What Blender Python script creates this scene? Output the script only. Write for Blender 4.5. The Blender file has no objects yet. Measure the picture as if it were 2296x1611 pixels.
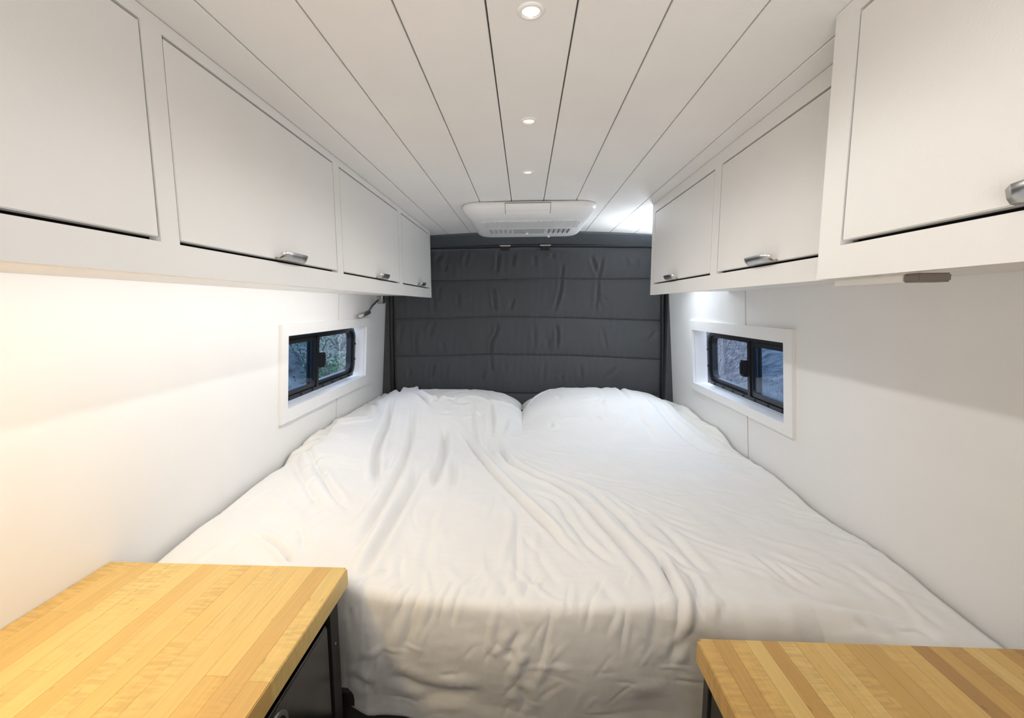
import bpy, bmesh, math, random
import numpy as np
from mathutils import Matrix, Vector
random.seed(7)
rng = np.random.default_rng(5)
sc = bpy.context.scene
COL = sc.collection
PI = math.pi

# ------------------------------------------------------------------ camera
cam_d = bpy.data.cameras.new('camera')
cam = bpy.data.objects.new('camera', cam_d)
COL.objects.link(cam)
RT, UP, FW = (Vector((0.9986, 0.052553, -0.005958)), Vector((-0.000312, 0.118492, 0.992955)),
              Vector((-0.052889, 0.991563, -0.118342)))
M = Matrix.Identity(4)
for i in range(3):
    M[i][0], M[i][1], M[i][2] = RT[i], UP[i], -FW[i]
M[2][3] = 1.5
cam.matrix_world = M
cam_d.sensor_fit = 'HORIZONTAL'
cam_d.sensor_width = 36.0
cam_d.lens = 36.0 * 1000.0 / 2296.0
cam_d.shift_x = 23.0 / 2296.0
cam_d.clip_start = 0.02
cam_d.clip_end = 200
sc.camera = cam

# ------------------------------------------------------------------ world + exposure
w = bpy.data.worlds.new('sky'); sc.world = w; w.use_nodes = True
wn = w.node_tree; bgn = wn.nodes['Background']
bgn.inputs['Color'].default_value = (0.56, 0.71, 1.0, 1)      # even overcast sky at dusk
bgn.inputs['Strength'].default_value = 1.9
sc.view_settings.view_transform = 'Standard'
sc.view_settings.look = 'None'
sc.view_settings.gamma = 1
sc.view_settings.use_curve_mapping = False
sc.view_settings.exposure = 0.52

def area(name, loc, target, sx, sy, power, color, spread=180):
    d = bpy.data.lights.new(name, 'AREA'); d.shape = 'RECTANGLE'
    d.size, d.size_y, d.energy, d.color = sx, sy, power, color
    d.spread = math.radians(spread)
    o = bpy.data.objects.new(name, d); COL.objects.link(o)
    o.location = loc
    o.rotation_euler = (Vector(target) - Vector(loc)).to_track_quat('-Z', 'Y').to_euler()
    return o
# broad fill light added out of view behind the camera
area('cab_end_fill', (0.0, -1.30, 1.50), (0.0, 0.6, 2.1), 1.5, 0.6, 3.2, (1.0, 0.98, 0.95))
# second added fill, aimed up from just behind the camera to brighten the ceiling
area('ceiling_fill', (0.0, -0.30, 1.45), (0.0, 1.25, 2.05), 0.4, 0.3, 1.6, (1.0, 0.985, 0.97), 110)
def flat(name, loc, sx, sy, power, color, up=False):
    o = area(name, loc, (loc[0], loc[1], loc[2] - 1), sx, sy, power, color)
    o.rotation_euler = (PI if up else 0, 0, 0); return o
# strip under the left overhead cabinet (neutral); its piece nearest the cab is a warm lamp
area('under_cabinet_strip_light', (-0.578, 1.32, 1.5515), (-0.90, 1.32, 1.33), 0.012, 1.65, 1.9, (1.0, 0.975, 0.95))
flat('warm_counter_lamp_light', (-0.72, 0.28, 1.5535), 0.10, 0.40, 1.9, (1.0, 0.68, 0.24))
bpy.data.objects['under_cabinet_strip_light'].rotation_euler = (0, math.radians(56), 0)
# cool reading lamp at the rear right, behind the end of the right cabinet
area('rear_reading_light', (0.70, 2.33, 1.68), (0.72, 2.32, 1.95), 0.08, 0.08, 2.4, (0.84, 0.92, 1.0))
area('rear_reading_light_down', (0.66, 2.33, 1.66), (0.50, 2.1, 0.9), 0.16, 0.16, 1.3, (0.80, 0.90, 1.0))
def spot(name, loc, power, color, angle=165):
    d = bpy.data.lights.new(name, 'SPOT'); d.energy, d.color = power, color
    d.spot_size = math.radians(angle); d.spot_blend = 0.6; d.shadow_soft_size = 0.012
    o = bpy.data.objects.new(name, d); COL.objects.link(o); o.location = loc; return o
for y_ in (-0.88, -0.48, -0.08, 0.32, 0.722, 1.12, 1.53):  # the weaker ones are out of view, added to light ceiling and counters
    spot('downlight_lamp', (0.008, y_, 1.928), 3.1 if y_ > .4 else 0.7, (1.0, 0.975, 0.94))

# ------------------------------------------------------------------ materials
def mat(name, color, rough=0.5, metal=0.0, var=0.0, vscale=6.0, bump=0.0, bscale=200.0, spec=0.5, emit=None, estr=0.0, det=3.0, sheen=0.0):
    m = bpy.data.materials.new(name); m.use_nodes = True
    n = m.node_tree.nodes; l = m.node_tree.links; p = n['Principled BSDF']
    p.inputs['Roughness'].default_value = rough
    p.inputs['Metallic'].default_value = metal
    p.inputs['Specular IOR Level'].default_value = spec
    p.inputs['Base Color'].default_value = (*color, 1)
    if sheen: p.inputs['Sheen Weight'].default_value = sheen
    tc = n.new('ShaderNodeTexCoord')
    nz = n.new('ShaderNodeTexNoise'); nz.inputs['Scale'].default_value = vscale; nz.inputs['Detail'].default_value = det
    l.new(tc.outputs['Object'], nz.inputs['Vector'])
    r = n.new('ShaderNodeValToRGB')
    lo = [max(0, c * (1 - var)) for c in color]; hi = [min(1, c * (1 + var)) for c in color]
    r.color_ramp.elements[0].color = (*lo, 1); r.color_ramp.elements[0].position = 0.3
    r.color_ramp.elements[1].color = (*hi, 1); r.color_ramp.elements[1].position = 0.7
    l.new(nz.outputs['Fac'], r.inputs['Fac']); l.new(r.outputs['Color'], p.inputs['Base Color'])
    if bump:
        nb = n.new('ShaderNodeTexNoise'); nb.inputs['Scale'].default_value = bscale; nb.inputs['Detail'].default_value = det
        b = n.new('ShaderNodeBump'); b.inputs['Strength'].default_value = bump; b.inputs['Distance'].default_value = 0.002
        l.new(tc.outputs['Object'], nb.inputs['Vector']); l.new(nb.outputs['Fac'], b.inputs['Height'])
        l.new(b.outputs['Normal'], p.inputs['Normal'])
    if emit:
        p.inputs['Emission Color'].default_value = (*emit, 1); p.inputs['Emission Strength'].default_value = estr
    return m
MT = {}
MT['wall'] = mat('white_wall_panel', (0.86, 0.855, 0.845), 0.45, var=0.012, bump=0.06, bscale=350)
MT['ceil'] = mat('white_ceiling_paint', (0.86, 0.85, 0.835), 0.5, var=0.018, bump=0.12, bscale=420)
MT['cab'] = mat('white_cabinet_paint', (0.83, 0.82, 0.80), 0.38, var=0.012, bump=0.12, bscale=260)
MT['trim'] = mat('white_trim_paint', (0.86, 0.855, 0.845), 0.4, var=0.01)
MT['dark'] = mat('dark_recess', (0.03, 0.028, 0.026), 0.8, var=0.1)
MT['groove'] = mat('plank_groove', (0.14, 0.135, 0.13), 0.8, var=0.1)
MT['seam'] = mat('panel_seam', (0.60, 0.56, 0.52), 0.7, var=0.05)
MT['sheet'] = mat('white_bed_linen', (0.84, 0.835, 0.825), 0.85, var=0.015, vscale=9, bump=0.35, bscale=60, spec=0.15, det=6, sheen=0.15)
MT['sheet2'] = mat('cream_bed_linen', (0.80, 0.785, 0.745), 0.85, var=0.02, bump=0.35, bscale=60, spec=0.15, det=6, sheen=0.15)
MT['quilt'] = mat('charcoal_quilted_fabric', (0.080, 0.083, 0.090), 0.85, var=0.14, vscale=500, bump=0.6, bscale=500, spec=0.2, sheen=0.3)
MT['grey'] = mat('grey_painted_metal', (0.085, 0.095, 0.105), 0.5, var=0.06, vscale=20, bump=0.05)
MT['pillar'] = mat('dark_grey_plastic', (0.055, 0.058, 0.066), 0.5, var=0.1, vscale=30)
MT['rubber'] = mat('black_rubber', (0.008, 0.008, 0.009), 0.55, var=0.1)
MT['blackmetal'] = mat('black_aluminium', (0.02, 0.022, 0.027), 0.35, metal=0.3, var=0.1)
MT['chrome'] = mat('brushed_nickel', (0.50, 0.49, 0.48), 0.32, metal=1.0, var=0.05, vscale=80)
MT['steel'] = mat('stainless_steel', (0.24, 0.225, 0.21), 0.24, metal=1.0, var=0.08, vscale=12, bump=0.04)
MT['frame'] = mat('dark_cabinet_frame', (0.035, 0.031, 0.028), 0.45, var=0.12, vscale=25)
MT['acw'] = mat('white_plastic', (0.84, 0.84, 0.84), 0.35, var=0.01)
MT['acg'] = mat('grey_plastic', (0.50, 0.53, 0.51), 0.4, var=0.03)
MT['lens'] = mat('lamp_lens', (0.85, 0.82, 0.75), 0.3, var=0.02, emit=(1.0, 0.93, 0.80), estr=0.5)
MT['led'] = mat('led_diffuser', (0.9, 0.9, 0.9), 0.4, var=0.01, emit=(1.0, 0.97, 0.93), estr=5.0)
MT['platform'] = mat('dark_platform_board', (0.05, 0.045, 0.042), 0.7, var=0.15)
MT['floor'] = mat('grey_vinyl_floor', (0.16, 0.13, 0.11), 0.5, var=0.2, vscale=8)
MT['cap'] = mat('taupe_plastic', (0.20, 0.175, 0.155), 0.5, var=0.03)

def glass_mat(name, tint, refl=0.12):
    m = bpy.data.materials.new(name); m.use_nodes = True
    n = m.node_tree.nodes; l = m.node_tree.links
    n.remove(n['Principled BSDF'])
    tr = n.new('ShaderNodeBsdfTransparent'); tr.inputs['Color'].default_value = (*tint, 1)
    gl = n.new('ShaderNodeBsdfGlossy'); gl.inputs['Roughness'].default_value = 0.02
    fr = n.new('ShaderNodeLayerWeight')
    pw = n.new('ShaderNodeMath'); pw.operation = 'POWER'; pw.inputs[1].default_value = 4.0
    mu = n.new('ShaderNodeMath'); mu.operation = 'MULTIPLY_ADD'; mu.inputs[1].default_value = 0.55; mu.inputs[2].default_value = 0.04
    mx = n.new('ShaderNodeMixShader')
    l.new(fr.outputs['Facing'], pw.inputs[0]); l.new(pw.outputs[0], mu.inputs[0]); l.new(mu.outputs[0], mx.inputs['Fac'])
    l.new(tr.outputs[0], mx.inputs[1]); l.new(gl.outputs[0], mx.inputs[2])
    l.new(mx.outputs[0], n['Material Output'].inputs['Surface'])
    return m
MT['glass'] = glass_mat('window_glass', (0.90, 0.95, 1.0))
MT['glass_tint'] = glass_mat('tinted_window_glass', (0.60, 0.72, 0.84))

def wood_mat(name, cols, rough=0.38):
    """maple butcher block: each stave its own tone, grain along Y, curly figure across"""
    m = bpy.data.materials.new(name); m.use_nodes = True
    n = m.node_tree.nodes; l = m.node_tree.links; p = n['Principled BSDF']
    oi = n.new('ShaderNodeObjectInfo'); tc = n.new('ShaderNodeTexCoord')
    rmp = n.new('ShaderNodeValToRGB'); rmp.color_ramp.interpolation = 'CONSTANT'
    el = rmp.color_ramp.elements
    for i, (pos, c) in enumerate(cols):
        e = el[i] if i < 2 else el.new(pos)
        e.position = pos; e.color = (*c, 1)
    l.new(oi.outputs['Random'], rmp.inputs['Fac'])
    off = n.new('ShaderNodeVectorMath'); off.operation = 'SCALE'
    cmb = n.new('ShaderNodeCombineXYZ')
    for k in range(3): l.new(oi.outputs['Random'], cmb.inputs[k])
    l.new(cmb.outputs[0], off.inputs[0]); off.inputs['Scale'].default_value = 57.0
    add = n.new('ShaderNodeVectorMath'); add.operation = 'ADD'
    l.new(tc.outputs['Object'], add.inputs[0]); l.new(off.outputs[0], add.inputs[1])
    def noise(scale, sv, det=3.0):
        mp = n.new('ShaderNodeMapping'); mp.inputs['Scale'].default_value = sv
        nz = n.new('ShaderNodeTexNoise'); nz.inputs['Scale'].default_value = scale; nz.inputs['Detail'].default_value = det
        l.new(add.outputs[0], mp.inputs['Vector']); l.new(mp.outputs[0], nz.inputs['Vector']); return nz
    grain = noise(9, (22, 1.2, 22)); curl = noise(34, (0.8, 4.2, 1.0), 1.0); patch = noise(3.2, (1, 1, 1), 1.0)
    def ramp(src, a, b, lo, hi):
        r = n.new('ShaderNodeMapRange'); r.inputs['From Min'].default_value = a; r.inputs['From Max'].default_value = b
        r.inputs['To Min'].default_value = lo; r.inputs['To Max'].default_value = hi
        l.new(src, r.inputs['Value']); return r.outputs[0]
    g = ramp(grain.outputs['Fac'], 0.3, 0.7, 0.93, 1.05)
    c1 = ramp(curl.outputs['Fac'], 0.38, 0.62, -0.13, 0.06)
    pm = ramp(patch.outputs['Fac'], 0.48, 0.62, 0.0, 1.0)
    mu = n.new('ShaderNodeMath'); mu.operation = 'MULTIPLY'; l.new(c1, mu.inputs[0]); l.new(pm, mu.inputs[1])
    ad = n.new('ShaderNodeMath'); ad.operation = 'ADD'; l.new(g, ad.inputs[0]); l.new(mu.outputs[0], ad.inputs[1])
    # small dark mineral flecks
    fl = noise(95, (1.6, 0.35, 1.6), 0.0)
    fk = ramp(fl.outputs['Fac'], 0.80, 0.86, 1.0, 0.68)
    m2 = n.new('ShaderNodeMath'); m2.operation = 'MULTIPLY'; l.new(ad.outputs[0], m2.inputs[0]); l.new(fk, m2.inputs[1])
    sc_ = n.new('ShaderNodeVectorMath'); sc_.operation = 'SCALE'
    l.new(rmp.outputs['Color'], sc_.inputs[0]); l.new(m2.outputs[0], sc_.inputs['Scale'])
    l.new(sc_.outputs[0], p.inputs['Base Color'])
    p.inputs['Roughness'].default_value = rough
    return m
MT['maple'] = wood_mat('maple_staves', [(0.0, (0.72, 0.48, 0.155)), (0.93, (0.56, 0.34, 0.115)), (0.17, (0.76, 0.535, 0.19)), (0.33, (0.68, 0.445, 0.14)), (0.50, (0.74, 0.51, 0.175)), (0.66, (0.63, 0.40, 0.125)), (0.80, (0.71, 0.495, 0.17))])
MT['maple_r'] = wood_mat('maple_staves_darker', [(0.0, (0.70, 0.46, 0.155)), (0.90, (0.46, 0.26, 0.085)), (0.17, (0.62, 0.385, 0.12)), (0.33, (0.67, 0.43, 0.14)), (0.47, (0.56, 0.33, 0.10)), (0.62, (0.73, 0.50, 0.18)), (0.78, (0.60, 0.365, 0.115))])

# ------------------------------------------------------------------ object helpers
LOC = {}
def empty(name, loc, label=None, cat=None, group=None, kind=None):
    o = bpy.data.objects.new(name, None); COL.objects.link(o)
    o.location = loc; o.empty_display_size = 0.05
    LOC[o.name] = Vector(loc)
    tag(o, label, cat, group, kind); return o
def tag(o, label=None, cat=None, group=None, kind=None):
    if label: o['label'] = label
    if cat: o['category'] = cat
    if group: o['group'] = group
    if kind: o['kind'] = kind
    return o
def mobj(name, verts, faces, m, parent=None, smooth=False, origin=None, bevel=0.0, segs=2):
    """mesh object from world coordinates; child verts are made relative to the root's place"""
    base = LOC[parent.name] if parent is not None else Vector(origin or (0, 0, 0))
    me = bpy.data.meshes.new(name)
    b = np.array(base)
    me.from_pydata([tuple(np.array(v, float) - b) for v in verts], [], faces)
    me.validate(); me.update()
    if bevel:
        bm = bmesh.new(); bm.from_mesh(me)
        bmesh.ops.recalc_face_normals(bm, faces=bm.faces)
        bmesh.ops.bevel(bm, geom=[e for e in bm.edges if len(e.link_faces) == 2 and e.calc_face_angle(0) > 0.5], offset=bevel, segments=segs, affect='EDGES', clamp_overlap=True)
        bm.to_mesh(me); bm.free()
    me.materials.append(m)
    if smooth: me.polygons.foreach_set('use_smooth', [True] * len(me.polygons))
    o = bpy.data.objects.new(name, me); COL.objects.link(o)
    if parent is not None:
        o.parent = parent; LOC[o.name] = base
    else:
        o.location = base; LOC[o.name] = base
    return o
def box_vf(x0, x1, y0, y1, z0, z1):
    v = [(x, y, z) for x in (x0, x1) for y in (y0, y1) for z in (z0, z1)]
    f = [(0, 1, 3, 2), (4, 6, 7, 5), (0, 4, 5, 1), (2, 3, 7, 6), (0, 2, 6, 4), (1, 5, 7, 3)]
    return v, f
def join_vf(lst):
    V, F = [], []
    for v, f in lst:
        k = len(V); V += list(v); F += [tuple(i + k for i in t) for t in f]
    return V, F
def box(name, b, m, parent=None, bevel=0.0, **k):
    return mobj(name, *box_vf(*b), m, parent, bevel=bevel, **k)
def boxes(name, bl, m, parent=None, bevel=0.0, **k):
    return mobj(name, *join_vf([box_vf(*b) for b in bl]), m, parent, bevel=bevel, **k)
def prism(poly, f0, f1):
    """poly: list of 2-D points; f0/f1 map a point to 3-D on the two faces"""
    n = len(poly)
    v = [f0(*p) for p in poly] + [f1(*p) for p in poly]
    f = [tuple(range(n)), tuple(range(2 * n - 1, n - 1, -1))] + [(i, i + n, (i + 1) % n + n, (i + 1) % n) for i in range(n)]
    return v, f
def ring(outer, inner, f0, f1):
    n = len(outer)
    v = [f0(*p) for p in outer] + [f0(*p) for p in inner] + [f1(*p) for p in outer] + [f1(*p) for p in inner]
    f = []
    for i in range(n):
        j = (i + 1) % n
        f += [(i, j, n + j, n + i), (2 * n + i, 3 * n + i, 3 * n + j, 2 * n + j), (i, 2 * n + i, 2 * n + j, j), (n + i, n + j, 3 * n + j, 3 * n + i)]
    return v, f
def rrect(a0, a1, b0, b1, r, seg=6):
    pts = []
    for cx, cy, st in ((a1 - r, b1 - r, 0), (a0 + r, b1 - r, 90), (a0 + r, b0 + r, 180), (a1 - r, b0 + r, 270)):
        for k in range(seg + 1):
            t = math.radians(st + 90 * k / seg); pts.append((cx + r * math.cos(t), cy + r * math.sin(t)))
    return pts
def tube_vf(path, r, seg=10, closed=False):
    path = [Vector(p) for p in path]; n = len(path); V, F = [], []
    rad = r if hasattr(r, '__len__') else [r] * n
    prev = None
    for i, p in enumerate(path):
        if closed: t = (path[(i + 1) % n] - path[i - 1]).normalized()
        else: t = (path[min(i + 1, n - 1)] - path[max(i - 1, 0)]).normalized()
        if prev is None:
            a = t.orthogonal().normalized()
        else:
            a = (prev - t * prev.dot(t)).normalized()
        prev = a; b = t.cross(a)
        for k in range(seg):
            th = 2 * PI * k / seg; V.append(tuple(p + (a * math.cos(th) + b * math.sin(th)) * rad[i]))
    m_ = n if closed else n - 1
    for i in range(m_):
        for k in range(seg):
            j = (i + 1) % n; F.append((i * seg + k, i * seg + (k + 1) % seg, j * seg + (k + 1) % seg, j * seg + k))
    if not closed:
        F.append(tuple(range(seg - 1, -1, -1))); F.append(tuple((n - 1) * seg + k for k in range(seg)))
    return V, F
def lathe_vf(prof, c, axis='z', seg=24, cap=True):
    V, F = [], []; n = len(prof)
    for r, h in prof:
        for k in range(seg):
            t = 2 * PI * k / seg; a, b = r * math.cos(t), r * math.sin(t)
            V.append((c[0] + a, c[1] + b, c[2] + h) if axis == 'z' else (c[0] + h, c[1] + a, c[2] + b) if axis == 'x' else (c[0] + a, c[1] + h, c[2] + b))
    for i in range(n - 1):
        for k in range(seg): F.append((i * seg + k, i * seg + (k + 1) % seg, (i + 1) * seg + (k + 1) % seg, (i + 1) * seg + k))
    if cap:
        F.append(tuple(range(seg - 1, -1, -1))); F.append(tuple((n - 1) * seg + k for k in range(seg)))
    return V, F

# ------------------------------------------------------------------ the shell
def WL(off):   # left wall plane, leaning out towards the floor
    return lambda y, z: (-(0.9 + off + 0.075 * (1.44 - z)), y, z)
def WR(off):
    return lambda y, z: (0.88 + off + 0.075 * (1.415 - z), y, z)
def ceil_z(x): return 1.936 - 0.052 * x * x

tag(box('floor', (-1.0, 1.0, -1.45, 2.95, -0.05, 0.0), MT['floor']), kind='structure')

def side_wall(name, W, hole, seam, yend):
    y0, y1, z0, z1 = hole
    e = 0.012
    H = [(y0 - e, z0 - e), (y0 - e, z1 + e), (y1 + e, z1 + e), (y1 + e, z0 - e)]
    # backing board (dark seam shows through the panel joint), two U pieces around the window
    pl = []
    ym = seam + 0.05
    for a, b, ya, yb in ((0, 0, -1.45, ym), (1, 1, ym, yend)):
        if a == 0: poly = [(ya, 0.0), (yb, 0.0), (yb, z0 - e), (y0 - e, z0 - e), (y0 - e, z1 + e), (yb, z1 + e), (yb, 1.935), (ya, 1.935)]
        else: poly = [(ya, 0.0), (yb, 0.0), (yb, 1.935), (ya, 1.935), (ya, z1 + e), (y1 + e, z1 + e), (y1 + e, z0 - e), (ya, z0 - e)]
        pl.append(prism(poly, W(0.003), W(0.062)))
    wl = mobj(name, *join_vf(pl), MT['seam']); tag(wl, kind='structure')
    g = 0.005
    f = [(-1.44, 0.01), (seam - g, 0.01), (seam - g, z0 - e), (y0 - e, z0 - e), (y0 - e, z1 + e), (seam - g, z1 + e), (seam - g, 1.935), (-1.44, 1.935)]
    r = [(seam + g, 0.01), (yend, 0.01), (yend, 1.935), (seam + g, 1.935), (seam + g, z1 + e), (y1 + e, z1 + e), (y1 + e, z0 - e), (seam + g, z0 - e)]
    mobj('wall_panel', *prism(f, W(0.0), W(0.0028)), MT['wall'], wl)
    mobj('wall_panel', *prism(r, W(0.0), W(0.0028)), MT['wall'], wl)
    return wl
HL = (1.635, 2.475, 1.110, 1.392)
HR = (1.553, 2.388, 1.090, 1.370)
side_wall('wall_left', WL, HL, 2.115, 2.84)
side_wall('wall_right', WR, HR, 1.835, 2.78)

def window(name, W, H, y_end, z0f, z1f, ymull, latch, side):
    y0, y1, z0, z1 = H
    root = empty(name, W(0.0)((y0 + y1) / 2, z0)); root['kind'] = 'structure'
    # casing boards
    ya, yb, za, zb = (1.590, 2.532, 1.058, 1.436) if side < 0 else (1.504, 2.432, 1.052, 1.418)
    for poly in ([(ya, z1), (yb, z1), (yb, zb), (ya, zb)], [(ya, za), (yb, za), (yb, z0), (ya, z0)],
                 [(ya, z0), (y0, z0), (y0, z1), (ya, z1)], [(y1, z0), (yb, z0), (yb, z1), (y1, z1)]):
        mobj('casing_board', *prism(poly, W(-0.013), W(-0.0002)), MT['trim'], root)
    # reveal boards
    e = 0.0115; d0, d1 = -0.012, 0.062
    mobj('sill_board', *prism([(y0 - e, z0 - e), (y1 + e, z0 - e), (y1 + e, z0), (y0 - e, z0)], W(d0 + .013), W(d1)), MT['trim'], root)
    mobj('head_board', *prism([(y0 - e, z1), (y1 + e, z1), (y1 + e, z1 + e), (y0 - e, z1 + e)], W(d0 + .013), W(d1)), MT['trim'], root)
    for a, b in ((y0 - e, y0), (y1, y1 + e)):
        mobj('jamb_board', *prism([(a, z0), (b, z0), (b, z1), (a, z1)], W(d0 + .013), W(d1)), MT['trim'], root)
    # black frame: rounded ring
    fy0 = y0 + 0.02
    o = rrect(fy0, y_end, z0f, z1f, 0.062, 8); i1 = rrect(fy0 + .016, y_end - .016, z0f + .016, z1f - .014, 0.05, 8); i2 = rrect(fy0 + .034, y_end - .034, z0f + .036, z1f - .024, 0.036, 8)
    fr = mobj('window_frame', *ring(o, i1, W(0.044), W(0.066)), MT['blackmetal'], root)
    mobj('inner_frame', *ring(i1, i2, W(0.056), W(0.082)), MT['blackmetal'], root)
    # mullion and sliding sash (the half nearer the front of the van)
    mobj('mullion', *prism([(ymull - .009, z0f + .014), (ymull + .010, z0f + .014), (ymull + .010, z1f - .012), (ymull - .009, z1f - .012)], W(0.042), W(0.075)), MT['blackmetal'], root)
    so = rrect(fy0 + .03, ymull - .0095, z0f + .020, z1f - .016, .012, 3); si = rrect(fy0 + .046, ymull - .024, z0f + .040, z1f - .034, .008, 3)
    mobj('sash_frame', *ring(so, si, W(0.048), W(0.060)), MT['blackmetal'], root)
    mobj('glass_pane', *prism([(fy0 + .044, z0f + .038), (ymull - .022, z0f + .038), (ymull - .022, z1f - .032), (fy0 + .044, z1f - .032)], W(0.053), W(0.056)), MT['glass_tint'], root)
    mobj('glass_pane', *prism([(ymull - .02, z0f + .03), (y_end - .03, z0f + .03), (y_end - .03, z1f - .02), (ymull - .02, z1f - .02)], W(0.066), W(0.069)), MT['glass'], root)
    # insect-screen edge strip seen through the tinted pane
    mobj('screen_edge', *prism([(ymull - .062, z0f + .04), (ymull - .040, z0f + .04), (ymull - .040, z1f - .034), (ymull - .062, z1f - .034)], W(0.060), W(0.066)), MT['blackmetal'], root)
    la, lb = latch
    lt = mobj('window_latch', *prism([(ymull + .008, la), (ymull + .040, la), (ymull + .040, lb), (ymull + .008, lb)], W(0.026), W(0.050)), MT['blackmetal'], root, bevel=.003)
    mobj('latch_grip', *prism([(ymull + .018, la + .01), (ymull + .030, la + .01), (ymull + .030, lb - .01), (ymull + .018, lb - .01)], W(0.018), W(0.030)), MT['rubber'], lt, bevel=.002)
    for k in range(7):
        yy = fy0 + .09 + k * (y_end - fy0 - .17) / 6
        c = W(0.043)(yy, z0f + .008)
        mobj('bolt', *lathe_vf([(0.001, -.004), (.005, -.003), (.006, .0), (.006, .003)], c, 'x', 8), MT['blackmetal'], root)
    for k in range(2):
        c = W(0.043)(y_end - .008, z0f + .09 + k * .085)
        mobj('bolt', *lathe_vf([(0.001, -.004), (.005, -.003), (.006, .0), (.006, .003)], c, 'x', 8), MT['blackmetal'], root)
    return root
window('window_1', WL, HL, 2.455, 1.119, 1.384, 1.997, (1.221, 1.291), -1)
window('window_2', WR, HR, 2.338, 1.098, 1.362, 1.907, (1.195, 1.266), 1)

# ceiling: dark backing and painted planks with open joints
cl_v, cl_f = [], []
xs = np.linspace(-0.90, 0.90, 25)
for z_off in (0.009, 0.04):
    for y in (-1.45, 2.70):
        for x in xs: cl_v.append((x, y, ceil_z(x) + z_off))
nx = len(xs)
for i in range(nx - 1):
    cl_f += [(i, i + 1, nx + i + 1, nx + i), (2 * nx + i, 3 * nx + i, 3 * nx + i + 1, 2 * nx + i + 1), (i, 2 * nx + i, 2 * nx + i + 1, i + 1), (nx + i, nx + i + 1, 3 * nx + i + 1, 3 * nx + i)]
cl_f += [(0, nx, 3 * nx, 2 * nx), (nx - 1, 3 * nx - 1, 4 * nx - 1, 2 * nx - 1)]
ceil = tag(mobj('ceiling', cl_v, cl_f, MT['groove']), kind='structure')
EDG = [-0.865, -0.73, -0.595, -0.461, -0.325, -0.191, -0.058, 0.076, 0.211, 0.349, 0.492, 0.63, 0.76, 0.865]
for a, b in zip(EDG[:-1], EDG[1:]):
    a2, b2 = a + 0.0014, b - 0.0014
    v = []
    for zo in (0.0, 0.0085):
        for y in (-1.44, 2.698):
            for x in (a2, a2 + .0012, (a + b) / 2, b2 - .0012, b2):
                ch = 0.0012 if (zo == 0 and x in (a2, b2)) else 0
                v.append((x, y, ceil_z(x) + zo + ch))
    f = []
    for i in range(4): f += [(i, i + 1, 6 + i, 5 + i), (10 + i, 15 + i, 16 + i, 11 + i)]
    f += [(0, 5, 15, 10), (4, 14, 19, 9), (0, 10, 11, 12, 13, 14, 4, 3, 2, 1), (5, 6, 7, 8, 9, 19, 18, 17, 16, 15)]
    mobj('ceiling_plank', v, f, MT['ceil'], ceil)

# rear: back wall, header, pillars, seal
tag(box('wall_rear', (-0.98, 0.98, 2.90, 2.93, 0.0, 1.97), MT['dark']), kind='structure')
tag(box('wall_front', (-0.98, 0.98, -1.46, -1.42, 0.0, 1.94), MT['wall']), kind='structure')
hv, hf = [], []
hx = np.linspace(-0.90, 0.90, 31)
prof = [(2.7005, 0.0), (2.700, -0.006), (2.80, -0.046), (2.815, -0.052), (2.815, 0.03), (2.7005, 0.03)]
for x in hx:
    for y, dz in prof:
        zc = ceil_z(x)
        zb = 1.930 - 0.045 * x * x
        hv.append((x, y, (zb + dz) if dz < 0 else (zc + dz + 0.001)))
npf = len(prof)
for i in range(len(hx) - 1):
    for k in range(npf): hf.append((i * npf + k, i * npf + (k + 1) % npf, (i + 1) * npf + (k + 1) % npf, (i + 1) * npf + k))
hf += [tuple(range(npf)), tuple((len(hx) - 1) * npf + k for k in range(npf - 1, -1, -1))]
tag(mobj('trim_1', hv, hf, MT['grey']), kind='structure')
tag(mobj('trim_2', *prism([(2.841, 0.0), (2.90, 0.0), (2.90, 1.86), (2.841, 1.86)], WL(0.008), lambda y, z: (-0.868, y, z)), MT['pillar']), kind='structure')
tag(mobj('trim_3', *prism([(2.781, 0.0), (2.90, 0.0), (2.90, 1.86), (2.781, 1.86)], WR(0.008), lambda y, z: (0.874 - 0.02 * (z - 1.4) * (z > 1.4), y, z)), MT['pillar']), kind='structure')
seal = []
for x, z in [(-0.868, 0.5), (-0.868, 0.9), (-0.862, 1.3), (-0.855, 1.6), (-0.845, 1.76)]: seal.append((x, 2.832, z))
for k in range(1, 9):
    t = PI - PI / 2 * k / 8; seal.append((-0.755 + 0.09 * math.cos(t), 2.832, 1.775 + 0.09 * math.sin(t)))
seal.append((0.0, 2.832, 1.874))
for k in range(0, 9):
    t = PI / 2 - PI / 2 * k / 8; seal.append((0.745 + 0.09 * math.cos(t), 2.832, 1.770 + 0.09 * math.sin(t)))
for x, z in [(0.845, 1.6), (0.858, 1.3), (0.870, 0.9), (0.872, 0.5)]: seal.append((x, 2.832, z))
tag(mobj('trim_4', *tube_vf(seal, 0.0135, 10), MT['rubber'], smooth=True), kind='structure')

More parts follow.
